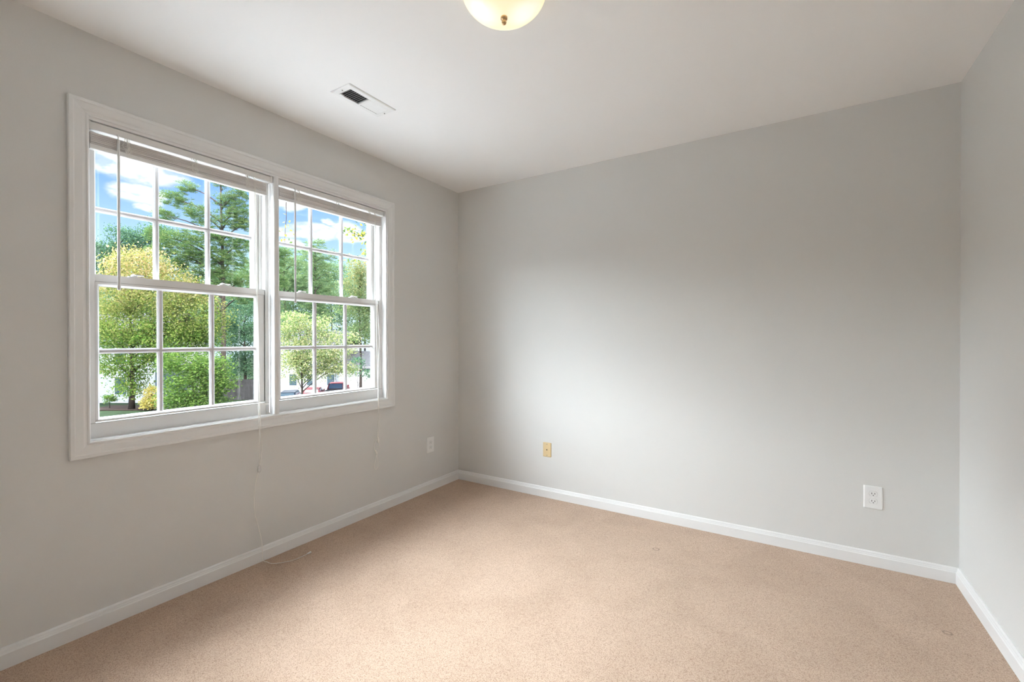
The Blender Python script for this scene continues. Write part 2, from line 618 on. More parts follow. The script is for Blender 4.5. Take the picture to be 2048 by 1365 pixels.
# window casing: one picture-frame moulding plus the mullion cover
CP = [(0.0, 0.0), (0.0, 0.009), (0.003, 0.012), (0.008, 0.012), (0.011, 0.0095), (0.015, 0.0095), (0.022, 0.0125), (0.046, 0.0155), (0.050, 0.0185),
      (0.061, 0.0185), (0.064, 0.016), (0.064, 0.0)]
bm = BM()
rings = []
for d, x in CP:
    rings.append([(x, HY0 - d, HZ0 - d - 0.003), (x, HY1 + d + 0.008, HZ0 - d - 0.003), (x, HY1 + d + 0.008, HZ1 + d + 0.011), (x, HY0 - d, HZ1 + d + 0.011)])
loft(bm, rings, True, False)
struct(obj('trim_1', bm, M['trim']), 'white moulded casing framing the double window', 'window casing')
bm = BM()
loft(bm, [[(x, y, z) for x, y in ((-0.038, MY0), (0.006, MY0), (0.0095, MY0 + 0.003), (0.0105, (MY0 + MY1) / 2), (0.0095, MY1 - 0.003), (0.006, MY1), (-0.038, MY1))] for z in (HZ0, HZ1)])
struct(obj('trim_2', bm, M['trim']), 'white mullion post between the two windows', 'window mullion')
# jamb boards lining the hole and the sill board
bm = BM()
box(bm, (-0.13, HY0 - 0.012, HZ0 - 0.012), (0.006, HY0, HZ1 + 0.012))
box(bm, (-0.13, HY1, HZ0 - 0.012), (0.006, HY1 + 0.012, HZ1 + 0.012))
box(bm, (-0.13, HY0, HZ1), (0.006, HY1, HZ1 + 0.012))
box(bm, (-0.13, HY0, HZ0 - 0.014), (0.006, HY1, HZ0))
struct(obj('trim_3', bm, M['trim']), 'white boards lining the window recess', 'window jamb')


def frame_ring(bm, x0, x1, oy0, oy1, oz0, oz1, l, r, b, t, chamfer=0.0):
    """rectangular frame between x0 (outside) and x1 (room side), rails l, r, b, t wide"""
    iy0, iy1, iz0, iz1 = oy0 + l, oy1 - r, oz0 + b, oz1 - t
    c = chamfer

    def q(x, y0, y1, z0, z1):
        return [(x, y0, z0), (x, y1, z0), (x, y1, z1), (x, y0, z1)]
    rings = [q(x0, oy0, oy1, oz0, oz1), q(x1, oy0, oy1, oz0, oz1), q(x1, iy0 - c, iy1 + c, iz0 - c, iz1 + c),
             q(x1 - c * 1.5, iy0, iy1, iz0, iz1), q(x0, iy0, iy1, iz0, iz1), q(x0, oy0, oy1, oz0, oz1)]
    return loft(bm, rings, True, False)


def grille(bm, x, iy0, iy1, iz0, iz1, ys, zs, w=0.022, t=0.012):
    def bar(p, horizontal):
        prof = [(-w / 2, -t / 2), (w / 2, -t / 2), (w / 2, 0.0), (w * 0.22, t / 2), (-w * 0.22, t / 2), (-w / 2, 0.0)]
        if horizontal:
            loft(bm, [[(x + h * 0.94, y, p + d) for d, h in prof] for y in (iy0, iy1)])
        else:
            loft(bm, [[(x + h, p + d, z) for d, h in prof] for z in (iz0, iz1)])
    for y in ys:
        bar(y, False)
    for z in zs:
        bar(z, True)


def sash_lock(bm, y, x=-0.062, z=1.468):
    box(bm, (x - 0.010, y - 0.030, z), (x + 0.012, y + 0.030, z + 0.004))
    lathe(bm, [(0.012, z + 0.004), (0.012, z + 0.010), (0.008, z + 0.013)], 14, (x, y - 0.008, 0))
    loft(bm, [[(x - 0.006, y - 0.012, z + 0.010), (x + 0.006, y - 0.012, z + 0.010), (x + 0.006, y - 0.012, z + 0.015), (x - 0.006, y - 0.012, z + 0.015)],
              [(x + 0.006, y + 0.026, z + 0.008), (x + 0.014, y + 0.024, z + 0.008), (x + 0.014, y + 0.024, z + 0.013), (x + 0.006, y + 0.026, z + 0.013)]])


def window(n, y0, y1, label):
    root = empty('window_%d' % n, (0, 0, 0))
    struct(root, label, 'window')
    # vinyl frame with its two tracks
    bm = BM()
    frame_ring(bm, -0.13, -0.040, y0, y1, HZ0, HZ1, 0.029, 0.021, 0.062, 0.03)
    obj('window_frame', bm, M['vinyl'], root)
    bm = BM()                                              # raised stops beside the upper sash and screw cover
    for xa in (-0.078, -0.100):
        box(bm, (xa - 0.003, y0 + 0.029, 1.45), (xa + 0.003, y0 + 0.036, HZ1 - 0.03))
        box(bm, (xa - 0.003, y1 - 0.033, 1.45), (xa + 0.003, y1 - 0.021, HZ1 - 0.03))
    obj('track_stop', bm, M['vinyl'], root)
    oy0, oy1 = y0 + 0.029, y1 - 0.021
    iy0, iy1 = oy0 + 0.018, oy1 - 0.043
    yy = [iy0 + (iy1 - iy0) / 3 + 0.001, iy0 + 2 * (iy1 - iy0) / 3 + 0.003]
    # lower sash
    bm = BM()
    frame_ring(bm, -0.078, -0.047, oy0, oy1, 0.846, 1.468, 0.018, 0.043, 0.016, 0.049, 0.008)
    box(bm, (-0.047, oy0 + 0.002, 0.846), (-0.0445, oy1 - 0.002, 0.8535))          # lift lip
    box(bm, (-0.047, oy0 + 0.002, 1.4375), (-0.0455, oy1 - 0.002, 1.468))          # proud meeting rail
    ls = obj('lower_sash', bm, M['vinyl'], root)
    boxo('glass_pane', (-0.077, iy0 - 0.008, 0.854), (-0.073, iy1 + 0.008, 1.427), M['glass'], ls)
    bm = BM()
    grille(bm, -0.066, iy0 - 0.004, iy1 + 0.004, 0.856, 1.424, yy, [1.143])
    obj('grille', bm, M['grille'], ls)
    bm = BM()
    frame_ring(bm, -0.0725, -0.0700, iy0 - 0.006, iy1 + 0.006, 0.857, 1.424, 0.0065, 0.0065, 0.006, 0.006)
    obj('gasket', bm, M['gasket'], ls)
    # upper sash, one track further out
    bm = BM()
    frame_ring(bm, -0.118, -0.085, oy0, oy1, 1.432, HZ1 - 0.03, 0.018, 0.043, 0.03, 0.04, 0.008)
    us = obj('upper_sash', bm, M['vinyl'], root)
    boxo('glass_pane', (-0.116, iy0 - 0.008, 1.45), (-0.112, iy1 + 0.008, 2.022), M['glass'], us)
    bm = BM()
    grille(bm, -0.104, iy0 - 0.004, iy1 + 0.004, 1.460, 2.020, yy, [1.752])
    obj('grille', bm, M['grille'], us)
    bm = BM()
    frame_ring(bm, -0.1115, -0.109, iy0 - 0.006, iy1 + 0.006, 1.458, 2.022, 0.0065, 0.0065, 0.006, 0.006)
    obj('gasket', bm, M['gasket'], us)
    for f in (0.23, 0.71):
        bm = BM()
        sash_lock(bm, y0 + f * (y1 - y0))
        obj('sash_lock', bm, M['vinyl'], root)
    # dark seam between sash and frame on the right-hand side
    boxo('seam', (-0.049, oy1 - 0.0035, 0.846), (-0.0462, oy1 - 0.0005, 1.462), M['gasket'], root)
    for nm, a, b in (('seam', (-0.0478, oy0 + 0.0004, 0.846), (-0.0466, oy0 + 0.0022, 1.440)),
                     ('seam', (-0.0460, oy0 + 0.002, 1.4365), (-0.0452, oy1 - 0.004, 1.4376)),
                     ('seam', (-0.0475, oy0 + 0.002, 0.8535), (-0.0462, oy1 - 0.004, 0.8548)),
                     ('seam', (-0.0395, y0 + 0.001, 0.8420), (-0.0390, y1 - 0.001, 0.8434))):
        boxo(nm, a, b, M['seam'], root)
    return root


window(1, HY0, MY0, 'left six over six double hung window with white grilles')
window(2, MY1, HY1, 'right six over six double hung window with white grilles')


# ------------------------------------------------------------------ blinds, drawn right up
def blind(name, y0, y1, label, cords):
    root = empty(name, (0, (y0 + y1) / 2, 2.0865))
    oy = (y0 + y1) / 2
    tag(root, label, 'blind', 'raised mini blinds in the window heads')
    oz = 2.0865

    def P(bm):
        bmesh.ops.translate(bm, verts=bm.verts, vec=(0, -oy, -oz))
        return bm
    # headrail: U channel with a rolled lip
    bm = BM()
    prof = [(-0.030, 2.056), (-0.002, 2.056), (0.0, 2.059), (0.0, 2.082), (-0.002, 2.085), (-0.030, 2.085)]
    loft(bm, [[(x, y, z) for x, z in prof] for y in (y0 + 0.004, y1 - 0.008)])
    obj('headrail', P(bm), M['blindrail'], root)
    for ya, yb in ((y0 + 0.001, y0 + 0.006), (y1 - 0.012, y1 - 0.001)):
        obj('end_bracket', P(box(BM(), (-0.031, ya, 2.053), (0.0025, yb, 2.0862))), M['blindrail'], root)
    # slats, stacked one on another
    bm = BM()
    n = 26
    ya, yb = y0 + 0.006, y1 - 0.030
    for i in range(n):
        z = 1.9975 + i * 0.00178 + rnd.uniform(-0.0003, 0.0003)
        tilt = rnd.uniform(-0.0015, 0.0015)
        jx = rnd.uniform(-0.0015, 0.0015)
        for k in range(1):
            ring = []
            for j in range(5):
                u = j / 4 - 0.5
                ring.append((-0.014 + jx + u * 0.025, 0.0012 * (1 - 4 * u * u) + tilt * u * 2))
            prof = [(x, z + h) for x, h in ring] + [(x, z + h + 0.0013) for x, h in ring[::-1]]
            loft(bm, [[(x, y, zz + (rnd.uniform(-0.0006, 0.0006) if 0 < s < 6 else 0)) for x, zz in prof] for s, y in enumerate([ya + (yb - ya) * q / 6 for q in range(7)])])
    obj('slat_stack', P(bm), M['blind'], root)
    bm = BM()
    prof = [(-0.026, 1.978), (-0.024, 1.9755), (-0.004, 1.9755), (-0.002, 1.978), (-0.002, 1.993), (-0.004, 1.9955), (-0.024, 1.9955), (-0.026, 1.993)]
    loft(bm, [[(x, y, z) for x, z in prof] for y in (ya - 0.001, yb + 0.001)])
    obj('bottom_rail', P(bm), M['blindrail'], root)
    # ladder cords bunched up in front of the stack
    for f in (0.16, 0.50, 0.825):
        yc = y0 + f * (y1 - y0)
        bm = BM()
        for k in range(7):
            a = rnd.uniform(-0.010, 0.010)
            tube(bm, smooth_path([(0.001, yc + a, 2.056), (0.004 + rnd.random() * 0.004, yc + a + rnd.uniform(-0.008, 0.008), 2.04), (0.003 + rnd.random() * 0.006, yc + rnd.uniform(-0.016, 0.012), 2.018),
                                   (0.003 + rnd.random() * 0.004, yc + a + rnd.uniform(-0.008, 0.010), 2.003), (0.0, yc + a * 0.6, 1.99)], 4), 0.0011, 5)
        obj('ladder_cord', P(bm), M['cord'], root, True)
    # tilt wand
    yw = y0 + 0.092
    bm = BM()
    lathe(bm, [(0.0015, 2.040), (0.0052, 2.036), (0.0052, 1.42), (0.0065, 1.416), (0.0065, 1.404), (0.004, 1.402)], 6, (0.010, yw, 0))
    w = obj('tilt_wand', P(bm), M['wand'], root)
    bm = BM()
    tube(bm, [(-0.004, yw, 2.062), (0.004, yw, 2.056), (0.010, yw, 2.050), (0.010, yw, 2.036)], 0.003, 6)
    obj('wand_hook', P(bm), M['wand'], w)
    cords(root, P)
    return root


def left_cords(root, P):
    bm = BM()
    yc = -1.706
    tube(bm, smooth_path([(-0.004, yc - 0.003, 2.06), (0.004, yc - 0.003, 1.9), (0.020, yc, 1.2), (0.026, yc + 0.001, 0.80), (0.026, yc + 0.004, 0.68), (0.024, yc + 0.006, 0.58), (0.022, yc + 0.006, 0.518)], 6), 0.0015, 6)
    tube(bm, smooth_path([(-0.004, yc + 0.004, 2.06), (0.004, yc + 0.003, 1.9), (0.021, yc + 0.006, 1.2), (0.027, yc + 0.009, 0.80), (0.027, yc + 0.016, 0.66), (0.025, yc + 0.018, 0.60), (0.022, yc + 0.009, 0.518)], 6), 0.0015, 6)
    tube(bm, smooth_path([(0.022, yc + 0.007, 0.50), (0.012, yc - 0.006, 0.44), (0.008, yc - 0.013, 0.36), (0.008, yc - 0.012, 0.28), (0.010, yc + 0.004, 0.20), (0.018, yc + 0.019, 0.12),
                           (0.021, yc + 0.022, 0.05), (0.024, yc + 0.024, 0.008), (0.045, yc + 0.030, 0.0035), (0.090, yc + 0.037, 0.003), (0.130, yc + 0.078, 0.003), (0.150, yc + 0.125, 0.003),
                           (0.154, yc + 0.195, 0.005)], 6), 0.0015, 6)
    c = obj('lift_cord', P(bm), M['cord'], root, True)
    bm = BM()
    lathe(bm, [(0.003, 0.522), (0.007, 0.517), (0.008, 0.511), (0.0055, 0.507), (0.008, 0.502), (0.009, 0.494), (0.006, 0.487), (0.002, 0.485)], 12, (0.020, yc + 0.007, 0))
    obj('cord_joiner', P(bm), M['wand'], c, True)
    bm = BM()
    loft(bm, [[(0.1535 + math.cos(a) * r, yy, 0.0065 + math.sin(a) * r) for a in [k * math.pi / 5 for k in range(10)]] for yy, r in ((yc + 0.192, 0.002), (yc + 0.197, 0.0035), (yc + 0.215, 0.006), (yc + 0.218, 0.0055))])
    obj('tassel', P(bm), M['cord'], c, True)


def right_cords(root, P):
    bm = BM()
    yc = -0.897
    tube(bm, smooth_path([(-0.004, yc - 0.003, 2.06), (0.003, yc - 0.003, 1.9), (0.016, yc, 1.2), (0.026, yc, 0.78), (0.026, yc, 0.64), (0.020, yc, 0.515)], 6), 0.0015, 6)
    tube(bm, smooth_path([(-0.004, yc + 0.004, 2.06), (0.003, yc + 0.004, 1.9), (0.010, yc + 0.010, 1.5), (0.014, yc + 0.020, 1.2), (0.018, yc + 0.012, 1.05), (0.026, yc + 0.004, 0.78), (0.026, yc + 0.013, 0.64), (0.020, yc + 0.003, 0.515)], 6), 0.0015, 6)
    tube(bm, smooth_path([(0.018, yc + 0.004, 0.515), (0.016, yc + 0.018, 0.47), (0.014, yc + 0.008, 0.42), (0.012, yc, 0.40), (0.010, yc - 0.010, 0.36), (0.009, yc - 0.018, 0.325), (0.009, yc - 0.004, 0.300),
                           (0.009, yc + 0.014, 0.318), (0.010, yc + 0.010, 0.36), (0.012, yc + 0.002, 0.40)], 6), 0.0015, 6)
    tube(bm, smooth_path([(0.018, yc - 0.002, 0.51), (0.016, yc - 0.022, 0.48), (0.014, yc - 0.020, 0.44), (0.012, yc - 0.004, 0.41)], 6), 0.0015, 6)
    c = obj('lift_cord', P(bm), M['cord'], root, True)
    bm = BM()
    lathe(bm, [(0.002, 0.522), (0.005, 0.517), (0.0085, 0.497), (0.007, 0.484), (0.002, 0.482)], 12, (0.018, yc + 0.008, 0))
    obj('tassel', P(bm), M['cord'], c, True)
    bm = BM()
    loft(bm, [[(0.016 + math.cos(a) * r, yc - 0.020 + q + math.sin(a) * r, z) for a in [k * math.pi / 5 for k in range(10)]] for q, z, r in ((0.020, 0.405, 0.002), (0.016, 0.412, 0.0045), (0.004, 0.435, 0.007), (0.002, 0.440, 0.006))])
    obj('tassel', P(bm), M['cord'], c, True)


blind('window_blind', HY0 + 0.001, MY0 - 0.003, 'raised white mini blind in the left window, its cord trailing onto the carpet', left_cords)
blind('window_blind', MY1 + 0.003, HY1 - 0.008, 'raised white mini blind in the right window, its cord looped above the baseboard', right_cords)

# little hold-down bracket with two screws in the lower corner of the left window
hb = empty('hold_down_bracket', (-0.036, MY0 - 0.012, HZ0))
tag(hb, 'tiny clear plastic bracket on sill in lower right corner of the left window', 'bracket')
bm = BM()
loft(bm, [[(-0.003, -0.009, 0.0), (0.010, -0.009, 0.0), (0.010, 0.009, 0.0), (-0.003, 0.009, 0.0)], [(-0.003, -0.009, 0.004), (0.010, -0.009, 0.004), (0.010, 0.009, 0.004), (-0.003, 0.009, 0.004)],
          [(-0.003, -0.006, 0.006), (0.001, -0.006, 0.006), (0.001, 0.006, 0.006), (-0.003, 0.006, 0.006)], [(-0.003, -0.006, 0.048), (0.001, -0.006, 0.048), (0.001, 0.006, 0.048), (-0.003, 0.006, 0.048)]])
obj('clip', bm, M['wand'], hb)
for s in (-0.005, 0.005):
    bm = BM()
    lathe(bm, [(0.003, 0.004), (0.003, 0.006), (0.001, 0.007)], 10, (0.006, s, 0))
    obj('screw', bm, M['brass'], hb)


# ------------------------------------------------------------------ wall plates
def rounded(w, h, r, n=5):
    pts = []
    for cx, cz, a0 in ((w / 2 - r, h / 2 - r, 0), (-w / 2 + r, h / 2 - r, 90), (-w / 2 + r, -h / 2 + r, 180), (w / 2 - r, -h / 2 + r, 270)):
        for k in range(n + 1):
            a = math.radians(a0 + 90 * k / n)
            pts.append((cx + r * math.cos(a), cz + r * math.sin(a)))
    return pts


def plate_mesh(w, h):
    # local frame: plate in x-z, room side is -y
    R = []
    for d, k in ((0.0, 0.0), (0.003, 0.0), (0.0055, 0.003), (0.006, 0.006)):
        R.append([(x, -d, z) for x, z in rounded(w - 2 * k, h - 2 * k, 0.004)])
    return loft(BM(), R)


def receptacle_outline():
    pts = []
    for k in range(28):
        a = 2 * math.pi * k / 28
        x, z = 0.0172 * math.cos(a), 0.0172 * math.sin(a)
        pts.append((x, max(-0.0125, min(0.0125, z))))
    return pts


def outlet(loc, rz, label):
    root = empty('wall_outlet', loc, rz)
    tag(root, label, 'outlet', 'duplex wall outlets')
    obj('cover_plate', plate_mesh(0.0800, 0.1205), M['plate'], root, False)
    for zc in (0.0195, -0.0195):
        bm = BM()
        loft(bm, [[(x * s, -d, z * s + zc) for x, z in receptacle_outline()] for d, s in ((0.0055, 1.0), (0.0078, 1.0), (0.0083, 0.96))])
        rc = obj('receptacle', bm, M['plate'], root)
        bm = BM()
        frame = [(x, z) for x, z in receptacle_outline()]
        loft(bm, [[(x * s, -0.00605, z * s + zc) for x, z in frame] for s in (1.0, 1.05)], True, False)
        obj('shadow_gap', bm, M['steel'], rc)
        for x, w_, h_, dz in ((-0.0063, 0.0024, 0.0085, 0.0025), (0.0063, 0.0024, 0.0070, 0.0025)):
            boxo('slot', (x - w_ / 2, -0.0086, zc + dz - h_ / 2), (x + w_ / 2, -0.0080, zc + dz + h_ / 2), M['dark'], rc)
        bm = BM()
        loft(bm, [[(0.0026 * math.cos(a), -y, zc - 0.0072 + max(-0.0016, 0.0026 * math.sin(a))) for a in [2 * math.pi * k / 14 for k in range(14)]] for y in (0.0080, 0.0086)])
        obj('ground_hole', bm, M['dark'], rc)
    bm = BM()
    lathe(bm, [(0.003, 0.0058), (0.003, 0.0068), (0.0015, 0.0073)], 12, (0, 0, 0), 'Y')
    for v in bm.verts:
        v.co.y = -v.co.y
    obj('screw', bm, M['plate'], root)
    return root


outlet((0.0, -0.3495, 0.359), math.radians(90), 'white duplex outlet on the window wall, near the far corner')
outlet((2.785, 0.0, 0.3595), 0.0, 'white duplex outlet at the right end of the far wall')

pl = empty('phone_plate', (0.857, 0.0, 0.3585))
tag(pl, 'ivory cable plate with one dark centre hole on the far wall', 'wall plate')
obj('cover_plate', plate_mesh(0.068, 0.108), M['ivory'], pl)
bm = BM()
lathe(bm, [(0.0075, -0.0058), (0.0075, -0.008), (0.0052, -0.009), (0.0052, -0.0066)], 18, (0, 0, 0), 'Y', False)
obj('jack_collar', bm, M['ivory'], pl)
bm = BM()
lathe(bm, [(0.0052, -0.0062), (0.0052, -0.0068)], 18, (0, 0, 0), 'Y')
obj('jack_hole', bm, M['dark'], pl)
for zc in (0.0415, -0.0415):
    bm = BM()
    lathe(bm, [(0.0035, -0.0058), (0.0035, -0.0068), (0.0018, -0.0075)], 12, (0, 0, zc), 'Y')
    obj('screw', bm, M['steel'], pl)

# ------------------------------------------------------------------ ceiling register
vt = empty('ceiling_vent', (0.5245, -1.421, H))
tag(vt, 'white steel ceiling register with two banks of louvres', 'vent')
bm = BM()
rings = []
for k, z in ((0.0, 0.0), (0.0, -0.0025), (0.005, -0.0060), (0.030, -0.0072)):
    rings.append([(-0.0725 + k, -0.151 + k, z), (0.0725 - k, -0.151 + k, z), (0.0725 - k, 0.151 - k, z), (-0.0725 + k, 0.151 - k, z)])
rings.append([(-0.0425, -0.121, -0.002), (0.0425, -0.121, -0.002), (0.0425, 0.121, -0.002), (-0.0425, 0.121, -0.002)])
loft(bm, rings, True, False)
box(bm, (-0.0425, -0.006, -0.008), (0.0425, 0.006, -0.001))
obj('face_frame', bm, M['vent'], vt)
boxo('duct_opening', (-0.0425, -0.121, -0.0012), (0.0425, 0.121, -0.0004), M['duct'], vt)
for sgn, ya in ((1, -0.121), (-1, 0.006)):
    bm = BM()
    for i in range(9):
        yc = ya + 0.0075 + i * 0.0125
        dy = 0.0026 if sgn > 0 else -0.0060
        # blade slanting from the face down towards one end
        lo, hi = (yc - dy, -0.0070), (yc + dy, -0.0016)
        t = 0.0006
        loft(bm, [[(x, lo[0], lo[1]), (x, lo[0] + t, lo[1]), (x, hi[0] + t, hi[1]), (x, hi[0], hi[1])] for x in (-0.0425, 0.0425)])
    obj('louvre_bank', bm, M['vent'], vt)
bm = BM()
box(bm, (-0.034, -0.118, -0.0125), (-0.029, -0.104, -0.0075))
box(bm, (-0.040, -0.122, -0.0105), (-0.029, -0.116, -0.0085))
obj('damper_lever', bm, M['vent'], vt)
for y in (-0.136, 0.136):
    bm = BM()
    lathe(bm, [(0.0035, -0.0070), (0.0035, -0.0088), (0.001, -0.0095)], 12, (0, y, 0))
    obj('screw', bm, M['steel'], vt)

# ------------------------------------------------------------------ ceiling lamp
LX, LY = 1.560, -1.672
lamp = empty('ceiling_lamp', (LX, LY, H))
tag(lamp, 'flush ceiling lamp with lit frosted glass dome and brass finial', 'lamp')
bm = BM()
lathe(bm, [(0.125, 0.0), (0.125, -0.014), (0.118, -0.018), (0.02, -0.018)], 40)
obj('ceiling_pan', bm, M['vent'], lamp, True)
bm = BM()
prof = []
for k in range(15):
    a = math.radians(90 * k / 14)
    prof.append((max(0.012, 0.150 * math.cos(a) ** 0.85), -0.018 - 0.090 * math.sin(a) ** 1.15))
prof = [(0.146, -0.015)] + prof
lathe(bm, prof, 56)
dome = obj('glass_dome', bm, lamp_glass_mat((0, 0, 0), LAMP_L), lamp, True)
bm = BM()
lathe(bm, [(0.012, -0.106), (0.012, -0.115), (0.007, -0.117), (0.006, -0.121), (0.009, -0.125), (0.007, -0.132), (0.002, -0.135)], 20)
obj('finial', bm, M['brass'], lamp, True)

# ------------------------------------------------------------------ outdoors
GZ = -4.0
RV = Vector((math.cos(YAW), math.sin(YAW), 0))
FV = Vector((-math.sin(YAW), math.cos(YAW), 0))


def yard(right, ahead, h=0.0):
    """a spot outside: metres to the right and ahead of the house's viewing line, height above the yard"""
    p = Vector((CAM.x, CAM.y, 0)) + RV * right + FV * ahead
    return Vector((p.x, p.y, GZ + h))


YROT = YAW


EDGE = [(-17, 27.5), (-18, 30), (-19, 36), (-22, 40), (-26.5, 48), (-34, 56), (-34, 120)]   # edge of the lawn; the parking court beyond lies lower
DROP = 1.5


def ground_h(right, ahead):
    if ahead < 27.5:
        return 0.0
    for (r0, a0), (r1, a1) in zip(EDGE, EDGE[1:]):
        if a0 <= ahead <= a1:
            return 0.0 if right < r0 + (r1 - r0) * (ahead - a0) / (a1 - a0) else -DROP
    return -DROP


def ground_patch(name, pts, m, z, label, cat):
    bm = BM()
    top = [yard(*p) + Vector((0, 0, z)) for p in pts]
    bot = [p - Vector((0, 0, 1.2)) for p in top]
    loft(bm, [bot, top])
    return struct(obj(name, bm, m), label, cat)


ground_patch('ground', [(-90, 5), (40, 5), (40, 27.5)] + EDGE + [(-90, 120)], M['grass'], 0.0, 'green lawn outside the window', 'ground')
ground_patch('driveway', [(-36, 22), (60, 22), (60, 120), (-36, 120)], M['asphalt'], -DROP, 'grey asphalt parking court beyond the lawn', 'driveway')
ground_patch('bounce_apron', [(-26, 2), (2, -14), (16, 12), (2, 19.5), (-22, 19.5)], M['concrete'], 0.04, 'unseen pale apron added to bounce light onto the ceiling', 'bounce_apron')  # apron added out of view to bounce light up through the window
ground_patch('planting_bed', [(-31, 32.4), (-24.5, 32.6), (-24.0, 34.6), (-31, 34.8)], M['mulch'], 0.06, 'brown mulch bed beside the white house', 'garden bed')


def quads_mesh(name, C, U, V, m, parent):
    """leaf quads: centres C, half-axes U and V (n x 3)"""
    n = len(C)
    P = np.empty((n, 4, 3))
    P[:, 0] = C - U
    P[:, 1] = C - V * 0.9 + U * 0.1
    P[:, 2] = C + U
    P[:, 3] = C + V * 0.9 + U * 0.1
    me = bpy.data.meshes.new(name)
    me.vertices.add(n * 4)
    me.vertices.foreach_set('co', P.reshape(-1).astype(np.float32))
    me.loops.add(n * 4)
    me.loops.foreach_set('vertex_index', np.arange(n * 4, dtype=np.int32))
    me.polygons.add(n)
    me.polygons.foreach_set('loop_start', np.arange(0, n * 4, 4, dtype=np.int32))
    me.update(calc_edges=True)
    return link(name, me, m, parent)


def rand_dirs(rg, n):
    v = rg.normal(size=(n, 3))
    return v / np.linalg.norm(v, axis=1, keepdims=True)


def leaf_cloud(rg, blobs, leaf, clump, per, flat=0.0, aspect=0.55):
    """leaves in clumps spread over ellipsoids (x, y, z, rx, ry, rz, clumps)"""
    Cs = []
    for x, y, z, rx, ry, rz, nc in blobs:
        d = rand_dirs(rg, nc)
        r = rg.uniform(0.35, 1.0, size=(nc, 1)) ** 0.6
        cc = d * r * np.array([rx, ry, rz]) + np.array([x, y, z])
        k = rg.normal(size=(nc, per, 3)) * np.array([clump, clump, clump * 0.6])
        Cs.append((cc[:, None, :] + k).reshape(-1, 3))
    C = np.concatenate(Cs)
    n = len(C)
    U = rand_dirs(rg, n)
    U[:, 2] *= (1 - flat)
    U /= np.linalg.norm(U, axis=1, keepdims=True)
    V = np.cross(U, rand_dirs(rg, n))
    V /= np.linalg.norm(V, axis=1, keepdims=True)
    s = leaf * rg.uniform(0.6, 1.3, size=(n, 1))
    return C, U * s * 0.5, V * s * 0.5 * aspect


def tuft_cloud(rg, blobs, length, width, per):
    """pine tufts: bursts of long thin needles"""
    Cs = []
    for x, y, z, rx, ry, rz, nc in blobs:
        d = rand_dirs(rg, nc)
        r = rg.uniform(0.2, 1.0, size=(nc, 1)) ** 0.6
        Cs.append(d * r * np.array([rx, ry, rz]) + np.array([x, y, z]))
    T_ = np.concatenate(Cs)
    n = len(T_) * per
    D = rand_dirs(rg, n)
    D[:, 2] = np.abs(D[:, 2]) * 0.8 - 0.1
    L_ = length * rg.uniform(0.6, 1.2, size=(n, 1))
    C = np.repeat(T_, per, axis=0) + D * L_ * 0.5
    V = np.cross(D, rand_dirs(rg, n))
    V /= np.linalg.norm(V, axis=1, keepdims=True) + 1e-9
    return C, D * L_ * 0.5, V * width * 0.5


def trunk_mesh(h, r, limbs, lean=(0, 0), fork=None):
    bm = BM()
    n = 7
    pts = [(lean[0] * t + 0.12 * math.sin(t * 5) * r * 4, lean[1] * t, h * t) for t in [i / n for i in range(n + 1)]]
    tube(bm, pts, [r * 1.35] + [r * (1 - 0.85 * i / n) for i in range(1, n + 1)], 10)
    for z0, (x, y, z), rr in limbs:
        t = min(1, z0 / h)
        a = Vector((lean[0] * t, lean[1] * t, z0))
        b = Vector((x, y, z))
        mid = a.lerp(b, 0.5) + Vector((0, 0, 0.08 * (b - a).length))
        tube(bm, smooth_path([a, mid, b], 4), [rr * (1 - 0.8 * i / 8) for i in range(9)], 6)
    return bm


def farther(k, lst):
    """the same crown set k times farther from the window and as much larger"""
    return [(b[0] * k, 5.195 + (b[1] - 5.195) * k) + tuple(q * k for q in b[2:4]) + tuple(b[4:]) for b in lst]


def tree(name, label, right, ahead, blobs, leafmat, kind='leaf', trunk=(6, 0.2), bark='bark', leaf=0.22, clump=0.35, per=14, cat='tree', group=None, seed=1, lean=(0, 0), width=0.04, flat=0.0, base=0.0):
    rg = np.random.default_rng(seed)
    base = ground_h(right, ahead)
    root = empty(name, yard(right, ahead, base), YROT)
    tag(root, label, cat, group)
    blobs = [(b[0], b[1] - base) + tuple(b[2:]) for b in blobs]
    trunk = (trunk[0] - base, trunk[1])
    bl = [(b[0], b[5] if len(b) > 5 else 0.0, b[1], b[2], (b[2] * 0.9), b[3], b[4]) for b in blobs]
    h, r = trunk
    limbs = []
    for b in bl:
        z0 = max(0.25 * h, min(h * 0.92, b[2] - 0.35 * abs(b[0]) - 0.6))
        limbs.append((z0, (b[0], b[1], b[2]), r * 0.38))
    obj('trunk', trunk_mesh(h, r, limbs, lean), M[bark], root, True)
    if kind == 'leaf':
        C, U, V = leaf_cloud(rg, bl, leaf, clump, per, flat)
    else:
        C, U, V = tuft_cloud(rg, bl, leaf, width, per)
    quads_mesh('foliage', C, U, V, leafmat, root)
    return root


